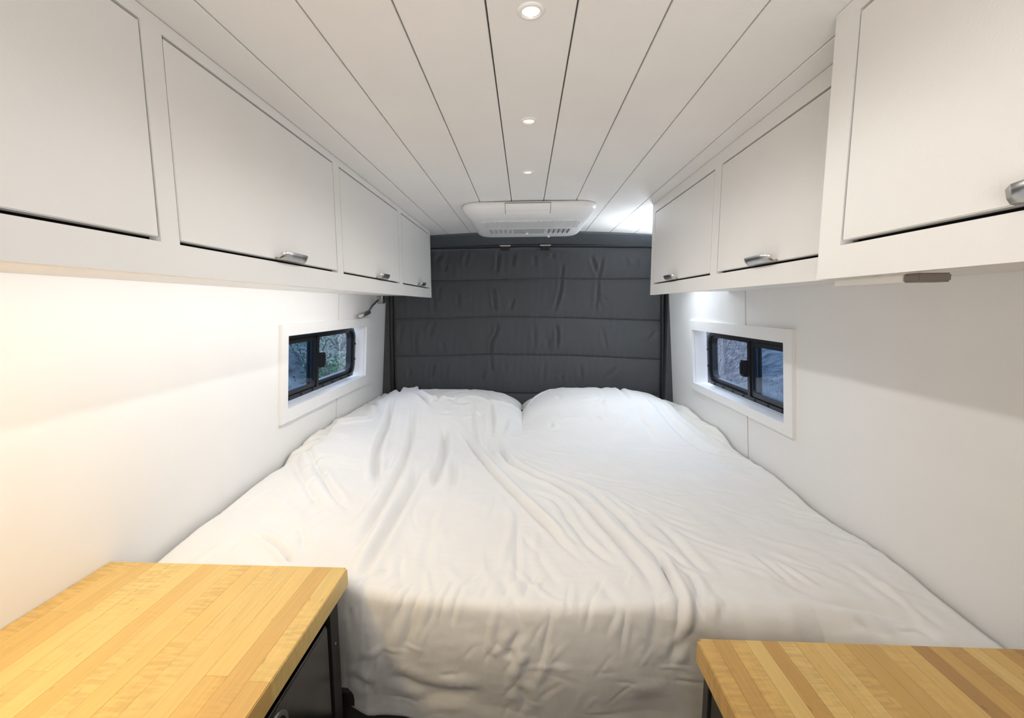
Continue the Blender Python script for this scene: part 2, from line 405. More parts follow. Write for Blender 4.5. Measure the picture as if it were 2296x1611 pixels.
# ------------------------------------------------------------------ overhead cabinets
def cabinet(name, label, y0, y1, doors, xf, zb, zt, zo0, zo1, W, side, handles, group=None):
    s = side                                    # -1 left wall, +1 right wall
    X = lambda d: s * (abs(xf) + d)             # depth behind the face
    root = empty(name, (X(0.1), (y0 + y1) / 2, zb), label, 'cabinet', group)
    zu = zb + 0.0125
    bl = []
    def b(d0, d1, ya, yb, za, zb_): bl.append((min(X(d0), X(d1)), max(X(d0), X(d1)), ya, yb, za, zb_))
    b(0, .018, y0, y1, zb, zo0)                 # bottom rail
    b(0, .018, y0, y1, zo1, zt)                 # top rail
    edges = [y0] + [v for d in doors for v in d] + [y1]
    for k in range(0, len(edges), 2):
        if edges[k + 1] > edges[k]: b(0, .018, edges[k], edges[k + 1], zo0, zo1)
    boxes('face_frame', bl, MT['cab'], root)
    xw = lambda z: W(-0.001)(0, z)[0]
    sec = lambda z0_, z1_, d: [(X(d), z0_), (xw(z0_), z0_), (xw(z1_), z1_), (X(d), z1_)]
    mobj('bottom_board', *prism(sec(zu, zu + .012, .018), lambda x, z: (x, y0, z), lambda x, z: (x, y1, z)), MT['cab'], root)
    mobj('carcass', *prism(sec(zu + .012, zt - .004, .045), lambda x, z: (x, y0 + .02, z), lambda x, z: (x, y1 - .02, z)), MT['dark'], root)  # dark colour stands in for the shade inside the door gaps
    for ya, yb in ((y0, y0 + .016), (y1 - .016, y1)):
        mobj('end_panel', *prism(sec(zu + .0121, zt - .002, .018), lambda x, z: (x, ya, z), lambda x, z: (x, yb, z)), MT['cab'], root)
    for (ya, yb), h in zip(doors, handles):
        d = (min(X(0.0003), X(.017)), max(X(0.0003), X(.017)), ya + .0032, yb - .0032, zo0 + .0062, zo1 - .0036)
        dr = box('door', d, MT['cab'], root, bevel=.0012, segs=2)
        if h:
            zz = zo0 + .0062
            pr = [(0.0, .003), (-.006, -.0015), (-.015, .000), (-.022, .006), (-.026, .016), (-.0245, .0165), (-.0205, .0075), (-.0145, .0022), (-.006, .0008), (0.0, .005)]
            ha, hb = h; V, F = [], []; n = len(pr); K = 10
            for q in range(K + 1):
                t = q / K; yy = ha + (hb - ha) * t
                e = 1 - (abs(2 * t - 1)) ** 6 * 0.45
                for dx, dz in pr: V.append((X(dx * e), yy, zz + dz * (0.6 + 0.4 * e)))
            for q in range(K):
                for k in range(n): F.append((q * n + k, q * n + (k + 1) % n, (q + 1) * n + (k + 1) % n, (q + 1) * n + k))
            F += [tuple(range(n - 1, -1, -1)), tuple(K * n + k for k in range(n))]
            mobj('handle', V, F, MT['chrome'], dr, smooth=True)
    return root
cabinet('overhead_cabinet', 'long white overhead cabinet on the left wall with four lift-up doors', -1.40, 2.545,
        [(-.10, .645), (.681, 1.270), (1.309, 1.906), (1.952, 2.510)], -.535, 1.549, 1.9195, 1.597, 1.900, WL, -1,
        [None, (.948, 1.060), (1.600, 1.705), (2.225, 2.325)])
cabinet('overhead_cabinet', 'white overhead cabinet with two doors at the rear of the right wall', .742, 1.984,
        [(.79, 1.312), (1.356, 1.946)], .54, 1.543, 1.9195, 1.586, 1.884, WR, 1, [(1.005, 1.118), (1.635, 1.742)])
cabinet('overhead_cabinet', 'nearer, deeper white overhead cabinet at the upper right corner with one large door', -1.40, .741,
        [(-.20, .693)], .46, 1.538, 1.924, 1.585, 1.903, WR, 1, [(.325, .455)])

ls = empty('strip_light', (-.57, 1.1, 1.560), 'slim white strip light under the left overhead cabinet', 'light')
box('housing', (-.592, -.5535, .12, 2.08, 1.556, 1.5612), MT['trim'], ls)
box('diffuser', (-.588, -.572, .13, 2.07, 1.5546, 1.556), MT['led'], ls)
uc = empty('strip_light', (.50, .65, 1.528), 'short white strip light with a taupe end cap under the nearer right cabinet', 'light')
box('housing', (.484, .522, .607, .735, 1.527, 1.5375), MT['trim'], uc, bevel=.001)
box('end_cap', (.483, .523, .583, .6065, 1.5262, 1.5375), MT['cap'], uc, bevel=.002)

# ------------------------------------------------------------------ ceiling lights
for y_, lb in ((0.722, 'round recessed downlight nearest the camera, largest of the three'), (1.12, 'round recessed downlight in the middle of the ceiling row'), (1.53, 'smallest round recessed downlight, just ahead of the air conditioner')):
    c = (0.008, y_, ceil_z(.008))
    r_ = empty('downlight', c, lb, 'ceiling light')
    mobj('trim_ring', *lathe_vf([(.0138, .004), (.0138, -.0015), (.0150, -.0028), (.0185, -.0022), (.0208, -.0002), (.0208, .004)], c, 'z', 40, cap=False), MT['acw'], r_, smooth=True)
    mobj('reflector', *lathe_vf([(.0137, -.001), (.0105, .005), (.0100, .0066)], c, 'z', 32, cap=False), MT['chrome'], r_, smooth=True)
    mobj('lens', *lathe_vf([(.0136, -.0005), (.0136, .0), (.009, .0006)], c, 'z', 32, cap=True), MT['lens'], r_)

# ------------------------------------------------------------------ air conditioner
ac = empty('air_conditioner', (0.015, 2.28, 1.93), 'white rounded air conditioner unit on the ceiling above the bed', 'air conditioner')
cx = 0.015
secs = [(1.9345, .287, 1.925, 2.625, .07), (1.922, .289, 1.927, 2.625, .07), (1.908, .284, 1.945, 2.615, .07), (1.894, .270, 1.985, 2.600, .065), (1.887, .256, 2.020, 2.590, .06), (1.8845, .245, 2.040, 2.575, .055), (1.8840, .15, 2.15, 2.50, .04)]
V, F = [], []; L = None
for z, hw, ya, yb, r in secs:
    p = rrect(cx - hw, cx + hw, ya, yb, r, 9); L = len(p)
    for x, y in p:
        zz = z
        if z > 1.93: zz = ceil_z(x) - 0.0015
        elif z > 1.92: zz = ceil_z(x) - 0.014
        V.append((x, y, zz))
for k in range(len(secs) - 1):
    for i in range(L): F.append((k * L + i, k * L + (i + 1) % L, (k + 1) * L + (i + 1) % L, (k + 1) * L + i))
F.append(tuple((len(secs) - 1) * L + i for i in range(L))); F.append(tuple(range(L - 1, -1, -1)))
mobj('shell', V, F, MT['acw'], ac, smooth=True)
bz = 1.8842
# front hatch; a dark frame behind it paints in the shaded groove
def fy(z): return float(np.interp(z, [1.894, 1.908, 1.922, 1.9345], [1.985, 1.945, 1.927, 1.925]))
def hatch_surf(off):
    return lambda x, z: (x, fy(z) - off, z - off * 0.4)
def hatch(x0, x1, z0, z1, off, name, m, b=0):
    zs = np.linspace(z0, z1, 6); v = []
    for o_ in (off, -.003):
        for z in zs:
            for x in (x0, x1): v.append(hatch_surf(o_)(x, z))
    n = 12; f = []
    for i in range(5): f += [(2 * i, 2 * i + 1, 2 * i + 3, 2 * i + 2), (n + 2 * i, n + 2 * i + 2, n + 2 * i + 3, n + 2 * i + 1), (2 * i, 2 * i + 2, n + 2 * i + 2, n + 2 * i), (2 * i + 1, n + 2 * i + 1, n + 2 * i + 3, 2 * i + 3)]
    f += [(0, n, n + 1, 1), (10, 11, n + 11, n + 10)]
    mobj(name, v, f, m, ac, bevel=b)
hatch(-.0862, .1062, 1.894, 1.9275, .0030, 'hatch_groove', MT['groove'])
hatch(-.0842, .1042, 1.8935, 1.9255, .0046, 'hatch_door', MT['acw'])
mobj('hatch_tab', *lathe_vf([(.001, -.002), (.010, -.0012), (.0115, .001)], (.008, 2.03, 1.887), 'z', 16), MT['acw'], ac)
ribs = []
for k in range(62):
    x = -.205 + k * .00745
    y0r, y1r = (2.10 + (0.02 if x < -.19 or x > .235 else 0)), 2.275
    ribs.append((x, x + .0036, y0r, y1r, bz - .0035, bz + .002))
boxes('grille', ribs, MT['acw'], ac)['kind'] = 'stuff'
box('grille_bed', (-.208, .258, 2.098, 2.278, bz - .0004, bz + .003), MT['acw'], ac)
for k in range(5):
    for x0 in (-.182, .118):
        x = x0 + k * .0245
        sl = box('vent_slot', (x, x + .013, 2.315, 2.43, bz - .0008, bz + .003), MT['acg'], ac)
        mobj('vane', *box_vf(x + .0005, x + .0035, 2.317, 2.428, bz - .006, bz - .0005), MT['groove' if x0 > 0 else 'acg'], sl)
dp = box('control_panel', (-.063, .100, 2.305, 2.445, bz - .0015, bz + .003), MT['acg'], ac, bevel=.002)
mobj('control_knob', *lathe_vf([(.001, -.010), (.0065, -.0095), (.0075, -.001)], (.008, 2.425, bz), 'z', 16), MT['acw'], dp, smooth=True)
mobj('indicator', *lathe_vf([(.001, -.003), (.0025, -.0028), (.003, -.001)], (-.012, 2.42, bz), 'z', 10), MT['rubber'], dp)
mobj('drain_plug', *lathe_vf([(.001, -.008), (.006, -.007), (.007, .002)], (.128, 2.555, bz + .001), 'z', 14), MT['acw'], ac, smooth=True)

# ------------------------------------------------------------------ quilted cover over the rear doors
def seg_field(px, py, pts):
    """distance to a polyline, its side and the position along it"""
    P = np.array(pts, float); best = np.full(px.shape, 1e9); side = np.zeros(px.shape); tt = np.zeros(px.shape)
    d_ = np.hypot(*(P[1:] - P[:-1]).T); cum = np.concatenate([[0], np.cumsum(d_)]); tot = cum[-1]
    for k in range(len(P) - 1):
        a, b = P[k], P[k + 1]; ab = b - a; L2 = ab @ ab
        t = np.clip(((px - a[0]) * ab[0] + (py - a[1]) * ab[1]) / L2, 0, 1)
        dx, dy = px - (a[0] + t * ab[0]), py - (a[1] + t * ab[1])
        d = np.hypot(dx, dy); s = np.sign(ab[0] * dy - ab[1] * dx)
        u = d < best
        best = np.where(u, d, best); side = np.where(u, s, side); tt = np.where(u, (cum[k] + t * d_[k]) / tot, tt)
    return best, side, tt
def smooth_poly(pts, it=2):
    P = [tuple(p) for p in pts]
    for _ in range(it):
        if len(P) < 3: break
        Q = [P[0]]
        for a, b in zip(P[:-1], P[1:]):
            Q += [(.75 * a[0] + .25 * b[0], .75 * a[1] + .25 * b[1]), (.25 * a[0] + .75 * b[0], .25 * a[1] + .75 * b[1])]
        P = Q + [P[-1]]
    return P
def fold(px, py, pts, wd, amp, kind):
    pts = smooth_poly(pts)
    P = np.array(pts); mg = 5 * wd
    msk = (px > P[:, 0].min() - mg) & (px < P[:, 0].max() + mg) & (py > P[:, 1].min() - mg) & (py < P[:, 1].max() + mg)
    out = np.zeros(px.shape)
    if not msk.any(): return out
    d, s, t = seg_field(px[msk], py[msk], pts)
    e = np.clip(np.minimum(t, 1 - t) / (0.22 if len(pts) > 12 else 0.42), 0, 1); e = e * e * (3 - 2 * e)
    if kind == 'v': p = -np.exp(-(d / wd) ** 2) + .5 * np.exp(-((d - 2.0 * wd) / (1.2 * wd)) ** 2)
    elif kind == 'r': p = np.exp(-(d / wd) ** 2) - .25 * np.exp(-((d - 2.0 * wd) / (1.2 * wd)) ** 2)
    else:
        sd = d * s
        p = np.exp(-((sd - .7 * wd) / wd) ** 2) - .9 * np.exp(-((sd + 1.1 * wd) / (.75 * wd)) ** 2)
    out[msk] = amp * e * p
    return out
def wav(px, py, n, lmin, lmax, amp, seed, ax=1.0, ay=1.0):
    r = np.random.default_rng(seed); o = np.zeros(px.shape)
    for _ in range(n):
        L_ = r.uniform(lmin, lmax); th = r.uniform(0, PI); ph = r.uniform(0, 2 * PI)
        o += np.sin(2 * PI / L_ * (px * math.cos(th) * ax + py * math.sin(th) * ay) + ph)
    return o * amp / math.sqrt(n)
def grid_obj(name, X, Y, Z, m, parent=None, thick=0.0, keep=None, **k):
    nr, nc = X.shape
    co = np.stack([X, Y, Z], -1).reshape(-1, 3)
    base = np.array(LOC[parent.name]) if parent is not None else np.zeros(3)
    i = np.arange((nr - 1) * (nc - 1)); r_, c_ = i // (nc - 1), i % (nc - 1); a = r_ * nc + c_
    q = np.stack([a, a + 1, a + nc + 1, a + nc], -1)
    if keep is not None:
        kk = keep.reshape(-1); q = q[kk[q].all(1)]
        used = np.unique(q); re = np.full(nr * nc, -1); re[used] = np.arange(len(used)); q = re[q]; co = co[used]
    me = bpy.data.meshes.new(name)
    me.vertices.add(len(co)); me.vertices.foreach_set('co', (co - base).ravel())
    me.loops.add(q.size); me.loops.foreach_set('vertex_index', q.ravel().astype(np.int32))
    me.polygons.add(len(q)); me.polygons.foreach_set('loop_start', np.arange(0, q.size, 4, dtype=np.int32))
    me.update(calc_edges=True); me.validate()
    me.polygons.foreach_set('use_smooth', [True] * len(me.polygons))
    me.materials.append(m)
    o = bpy.data.objects.new(name, me); COL.objects.link(o)
    if parent is not None: o.parent = parent; LOC[o.name] = Vector(base)
    if thick:
        md = o.modifiers.new('cloth_thickness', 'SOLIDIFY'); md.thickness = thick; md.offset = k.get('off', -1)
    return o

CFOLDS = [
[(-0.165,1.861),(-0.171,1.754),(-0.186,1.683)],
[(-0.07,1.847),(-0.084,1.723)],
[(0.055,1.837),(0.059,1.722)],
[(0.172,1.835),(0.172,1.786)],
[(0.236,1.777),(0.226,1.679),(0.224,1.607),(0.18,1.446)],
[(0.4,1.827),(0.438,1.718),(0.456,1.669)],
[(0.48,1.826),(0.473,1.748),(0.455,1.677),(0.449,1.569),(0.438,1.43)],
[(0.457,1.605),(0.474,1.458)],
[(-0.353,1.856),(-0.386,1.735)],
[(-0.508,1.852),(-0.578,1.773)],
[(-0.504,1.772),(-0.508,1.711)],
[(-0.544,1.641),(-0.562,1.509)],
[(-0.582,1.614),(-0.589,1.441)],
[(-0.208,1.638),(-0.195,1.521),(-0.187,1.439)],
[(-0.076,1.565),(-0.099,1.461)],
[(-0.425,1.59),(-0.427,1.48)],
[(-0.185,1.411),(-0.177,1.331),(-0.22,1.28),(-0.221,1.19),(-0.213,1.057)],
[(0.057,1.41),(0.057,1.207)],
[(0.189,1.409),(0.207,1.321),(0.197,1.199)],
[(0.15,1.304),(0.134,1.207)],
[(0.131,1.173),(0.109,0.99)],
[(0.481,1.385),(0.515,1.199)],
[(-0.699,1.364),(-0.709,1.19),(-0.715,1.105)],
[(-0.526,1.28),(-0.537,1.199)],
[(-0.494,1.147),(-0.523,1.021)],
[(-0.253,1.106),(-0.295,1.006)],
[(-0.581,1.412),(-0.625,1.289)],
[(-0.75,1.105),(-0.762,1.011)],
[(-0.588,1.141),(-0.599,1.056),(-0.626,1.011)],
[(0.35,1.141),(0.358,1.009)],
[(0.598,1.124),(0.502,1.023)],
[(-0.12,1.141),(-0.138,1.057)],
[(0.241,1.058),(0.227,1.008)],
[(0.611,1.814),(0.64,1.732)],
[(0.693,1.799),(0.69,1.705)],
[(0.485,1.569),(0.503,1.514)],
[(0.831,1.345),(0.764,1.261)],
[(-0.799,1.408),(-0.82,1.234)],
]
gx, gz = np.meshgrid(np.linspace(-.858, .862, 420), np.linspace(.62, 1.873, 430))
tilt = 0.0
st = [1.873 + 0 * gx,
      1.662 + .005 * np.cos(gx * 2.2) + .0025 * np.sin(gx * 7 + 1) + 0 * gx,
      np.interp(gx, [-.85, -.5, -.19, .3, .83], [1.420, 1.4235, 1.432, 1.421, 1.401]),
      np.interp(gx, [-.87, -.45, -.22, .0, .3, .86], [1.175, 1.180, 1.190, 1.184, 1.181, 1.155]),
      np.interp(gx, [-.87, .9], [.938, .926]), .62 + 0 * gx]
puff = np.zeros(gx.shape); crease = np.zeros(gx.shape)
for hi, lo in zip(st[:-1], st[1:]):
    u = np.clip((gz - lo) / (hi - lo), 0, 1); inside = (gz <= hi) & (gz >= lo)
    puff = np.where(inside, (np.clip(4 * u * (1 - u), 0, 1)) ** .55, puff)
for s_ in st[1:-1]:
    crease += np.exp(-(np.abs(gz - s_) / .0042) ** 2)
disp = .019 * puff - .011 * crease
wr = np.zeros(gx.shape)
for i_, pts in enumerate(CFOLDS):
    strong = len(pts) > 2
    wr += fold(gx, gz, pts, .010 if strong else .012, .015 if strong else .009, 'v')
wr += wav(gx, gz, 8, .12, .4, .0022, 3, 1.6, .5) + wav(gx, gz, 8, .035, .09, .0008, 4, 1.4, .45)
# gathered pleats near each stitch line
pl = np.zeros(gx.shape)
for s_ in st[:-1]:
    pl += np.exp(-(np.abs(gz - s_) / .03) ** 2) * (np.sin(gx * 150 + 9 * np.sin(gx * 5 + s_ * 4)) * .0009)
disp += wr * (0.25 + .75 * puff) + pl
edge = np.clip(np.minimum(gx + .858, .862 - gx) / .02, 0, 1) ** .5
disp *= edge
cornr = np.hypot(np.maximum(np.abs(gx - .002) - .775, 0), np.maximum(gz - 1.788, 0)) < .0855
cov = empty('quilted_door_cover', (0, 2.87, .62), 'charcoal quilted insulating cover hanging over the rear doors', 'curtain')
grid_obj('quilted_fabric', gx, 2.866 - disp, gz, MT['quilt'], cov, keep=cornr, thick=.006, off=-1)
# binding along the top edge, hanging slightly loose
tp = []
for k in range(80):
    x = -.78 + 1.56 * k / 79; tp.append((x, 2.845 + .003 * math.sin(x * 14), 1.864 + .003 * math.sin(x * 9 + 1) - .006 * abs(math.sin(x * 5))))
mobj('top_binding', *tube_vf(tp, .0065, 8), MT['quilt'], cov, smooth=True)
# two latches at the head of the doors
for x_, lb in ((-.125, 'left of the two small black door latches above the quilted cover'), (.124, 'right of the two small black door latches above the quilted cover')):
    t = empty('door_latch', (x_, 2.835, 1.872), lb, 'latch', 'door latches above the quilted cover')
    box('latch_plate', (x_ - .034, x_ + .034, 2.818, 2.850, 1.866, 1.874), MT['chrome'], t, bevel=.0015)
    box('latch_body', (x_ - .028, x_ + .028, 2.816, 2.848, 1.842, 1.8655), MT['rubber'], t, bevel=.003)
    for sx in (-.016, 0, .016):
        box('latch_pin', (x_ + sx - .003, x_ + sx + .003, 2.811, 2.817, 1.846, 1.862), MT['blackmetal'], t, bevel=.001)

# ------------------------------------------------------------------ reading lamp on the left wall
lp = empty('reading_lamp', (-.885, 2.69, 1.545), 'small nickel wall reading lamp on a bent arm above the left window', 'lamp')
mobj('wall_mount', *lathe_vf([(.036, -.012), (.036, .026), (.033, .029), (.012, .030)], (-.885, 2.69, 1.553), 'x', 28), MT['chrome'], lp, smooth=False)
arm = [(-.868, 2.665, 1.545), (-.872, 2.60, 1.532), (-.873, 2.52, 1.506), (-.871, 2.46, 1.480), (-.868, 2.425, 1.462)]
mobj('arm', *tube_vf(arm, .0062, 12), MT['chrome'], lp, smooth=True)
hd = mobj('lamp_head', *tube_vf([(-.866, 2.445, 1.472), (-.866, 2.44, 1.470), (-.865, 2.36, 1.459), (-.864, 2.305, 1.452)], [.004, .0125, .0125, .0125], 16), MT['chrome'], lp, smooth=True)
mobj('bulb_lens', *tube_vf([(-.864, 2.307, 1.4515), (-.8638, 2.302, 1.451)], .0085, 16), MT['acg'], hd)

# ------------------------------------------------------------------ butcher block counters and lower cabinets
def butcher(name, label, x0, x1, yb, z0, z1, m, wst, seed, edge_side):
    r = random.Random(seed); root = empty(name, ((x0 + x1) / 2, yb - .5, z0), label, 'countertop')
    n = round((x1 - x0) / wst); wd = (x1 - x0) / n
    for i in range(n):
        a, b = x0 + i * wd, x0 + (i + 1) * wd
        y = yb; first = True
        while y > -.55:
            L_ = r.uniform(.16, .62) if first else r.uniform(.30, .75)
            ya = max(y - L_, -.55)
            if ya < -.40: ya = -.55
            cxm, cym = (a + b) / 2, (ya + y) / 2
            hx, hy, hz = (b - a) / 2 - .00018, (y - ya) / 2 - .00018, (z1 - z0) / 2
            v, f = box_vf(-hx, hx, -hy, hy, -hz, hz)
            me = bpy.data.meshes.new('stave'); me.from_pydata(v, [], f)
            bm = bmesh.new(); bm.from_mesh(me); bmesh.ops.recalc_face_normals(bm, faces=bm.faces)
            outer = (i == n - 1 and edge_side > 0) or (i == 0 and edge_side < 0)
            sx = edge_side
            def sel(e):
                c = (e.verts[0].co + e.verts[1].co) / 2
                ed = outer and c.x * sx > hx - 1e-4
                bk = first and c.y > hy - 1e-4
                return (ed and abs(c.z) > hz - 1e-4) or (bk and abs(c.z) > hz - 1e-4), (ed and bk and abs(c.z) < 1e-4)
            big = [e for e in bm.edges if sel(e)[1]]
            if big: bmesh.ops.bevel(bm, geom=big, offset=.006, segments=4, affect='EDGES')
            sm = [e for e in bm.edges if len(e.link_faces) == 2 and ((outer and min(q.co.x * sx for q in e.verts) > hx - .0065) or (first and min(q.co.y for q in e.verts) > hy - .0065)) and abs(sum(q.co.z for q in e.verts) / 2) > hz - 1e-4 and abs(e.verts[0].co.z - e.verts[1].co.z) < 1e-4 and e.calc_face_angle(0) > .5]
            if sm: bmesh.ops.bevel(bm, geom=sm, offset=.0016, segments=2, affect='EDGES')
            bm.to_mesh(me); bm.free(); me.materials.append(m)
            o = bpy.data.objects.new('stave', me); COL.objects.link(o); o.parent = root
            o.location = Vector((cxm, cym, (z0 + z1) / 2 + r.uniform(-.00006, .00006))) - LOC[root.name]
            y = ya; first = False
    return root
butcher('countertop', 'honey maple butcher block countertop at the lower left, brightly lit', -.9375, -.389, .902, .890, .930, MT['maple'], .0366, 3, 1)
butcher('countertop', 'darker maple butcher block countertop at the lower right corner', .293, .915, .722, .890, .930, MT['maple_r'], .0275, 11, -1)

lc = empty('base_cabinet', (-.66, .2, 0), 'dark framed base cabinet with a steel door under the left countertop', 'cabinet')
boxes('carcass', [(-.945, -.4301, -.55, .872, .06, .889)], MT['frame'], lc)
boxes('side_frame', [(-.430, -.410, -.55, .8, .858, .889), (-.430, -.410, .846, .884, .0, .889), (-.430, -.410, -.55, .846, .04, .09), (-.430, -.410, .805, .846, .858, .889)], MT['frame'], lc, bevel=.001)
sd = boxes('steel_door', [(-.4285, -.4065, -.20, .826, .105, .850)], MT['steel'], lc, bevel=.003)
mobj('latch_bezel', *ring(rrect(.57, .665, .745, .835, .03, 6), rrect(.577, .658, .752, .828, .024, 6), lambda y, z: (-.4045, y, z), lambda y, z: (-.4066, y, z)), MT['chrome'], sd)
mobj('latch_cup', *prism(rrect(.578, .657, .753, .827, .023, 6), lambda y, z: (-.4055, y, z), lambda y, z: (-.4067, y, z)), MT['rubber'], sd)
mobj('latch_paddle', *prism(rrect(.595, .640, .763, .805, .008, 4), lambda y, z: (-.4035, y, z), lambda y, z: (-.4056, y, z)), MT['chrome'], sd)
mobj('screw', *lathe_vf([(.0005, .0014), (.003, .0010), (.0034, -.001)], (-.410, .865, .776), 'x', 12), MT['chrome'], lc)
rc = empty('base_cabinet', (.62, .2, 0), 'dark base cabinet with panel front under the right countertop', 'cabinet')
boxes('carcass', [(.330, .918, -.55, .712, .06, .889)], MT['frame'], rc)
boxes('side_frame', [(.309, .3298, -.55, .712, .866, .889), (.309, .3298, .699, .720, .0, .866), (.309, .3298, -.55, .699, .04, .09)], MT['frame'], rc, bevel=.001)
box('side_panel', (.312, .3296, -.30, .6945, .095, .862), MT['frame'], rc, bevel=.002)

# ------------------------------------------------------------------ bed
def sst(a, b, x):
    t = np.clip((x - a) / (b - a), 0, 1); return t * t * (3 - 2 * t)
Y0X = [-.95, -.42, -.36, -.27, -.11, 0, .16, .31, .45, .6, .68, .77, .95]
Y0Y = [.965, .965, .925, .91, .895, .89, .896, .909, .925, .92, .88, .84, .835]
def y0f(x): return np.interp(x, Y0X, Y0Y)
def base_h(x, y):
    zl = np.interp(y, [.8, .95, 1.14, 1.23, 1.41, 1.59, 1.68, 1.86, 2.04, 2.38, 2.6, 2.9], [.86, .866, .884, .886, .896, .905, .935, .955, .955, .945, .94, .93])
    zr = np.interp(y, [.80, .85, .92, 1.03, 1.17, 1.29, 1.35, 1.41, 1.5, 1.62, 1.74, 1.93, 2.17, 2.53, 2.85], [.832, .834, .845, .862, .865, .856, .850, .852, .866, .880, .876, .886, .918, .925, .91])
    zc = np.interp(y, [.8, .95, 1.2, 1.7, 2.0, 2.2, 2.9], [.866, .868, .870, .874, .878, .885, .885])
    a = sst(-.50, -.90, x); b = sst(.50, .90, x)
    return zc * (1 - a - b) + zl * a + zr * b
PIL = [(-.455, 2.52, .435, .30, .140), (.405, 2.53, .425, .30, .125)]
def pillow_h(x, y):
    o = np.full(np.shape(x), .80)
    for cx_, cy_, hw, hd_, h in PIL:
        u, v = np.abs((x - cx_) / hw), np.abs((y - cy_) / hd_)
        f = np.clip(1 - u ** 3.2, 0, 1) ** .5 * np.clip(1 - v ** 2.6, 0, 1) ** .55
        o = np.maximum(o, np.where((u < 1) & (v < 1), .865 + h * f, .80))
    return o
def pillow_soft(x, y):     # how the duvet bridges down from a pillow to the mattress
    o = np.full(np.shape(x), .80)
    for cx_, cy_, hw, hd_, h in PIL:
        u = np.abs((x - cx_) / (hw * 1.06)); v = (y - cy_)
        vf = np.where(v < 0, sst(-.72, -.10, v), np.clip(1 - np.abs(v / .33) ** 2.6, 0, 1) ** .55)
        o = np.maximum(o, .865 + h * vf * np.clip(1 - u ** 3.0, 0, 1) ** .6 - .02 * (1 - vf))
    return o
def smax(a, b, k):
    h = np.clip(.5 + .5 * (a - b) / k, 0, 1); return b + (a - b) * h + k * h * (1 - h)
def wall_l(z): return -(0.9 + 0.075 * (1.44 - z))
def wall_r(z): return 0.88 + 0.075 * (1.415 - z)
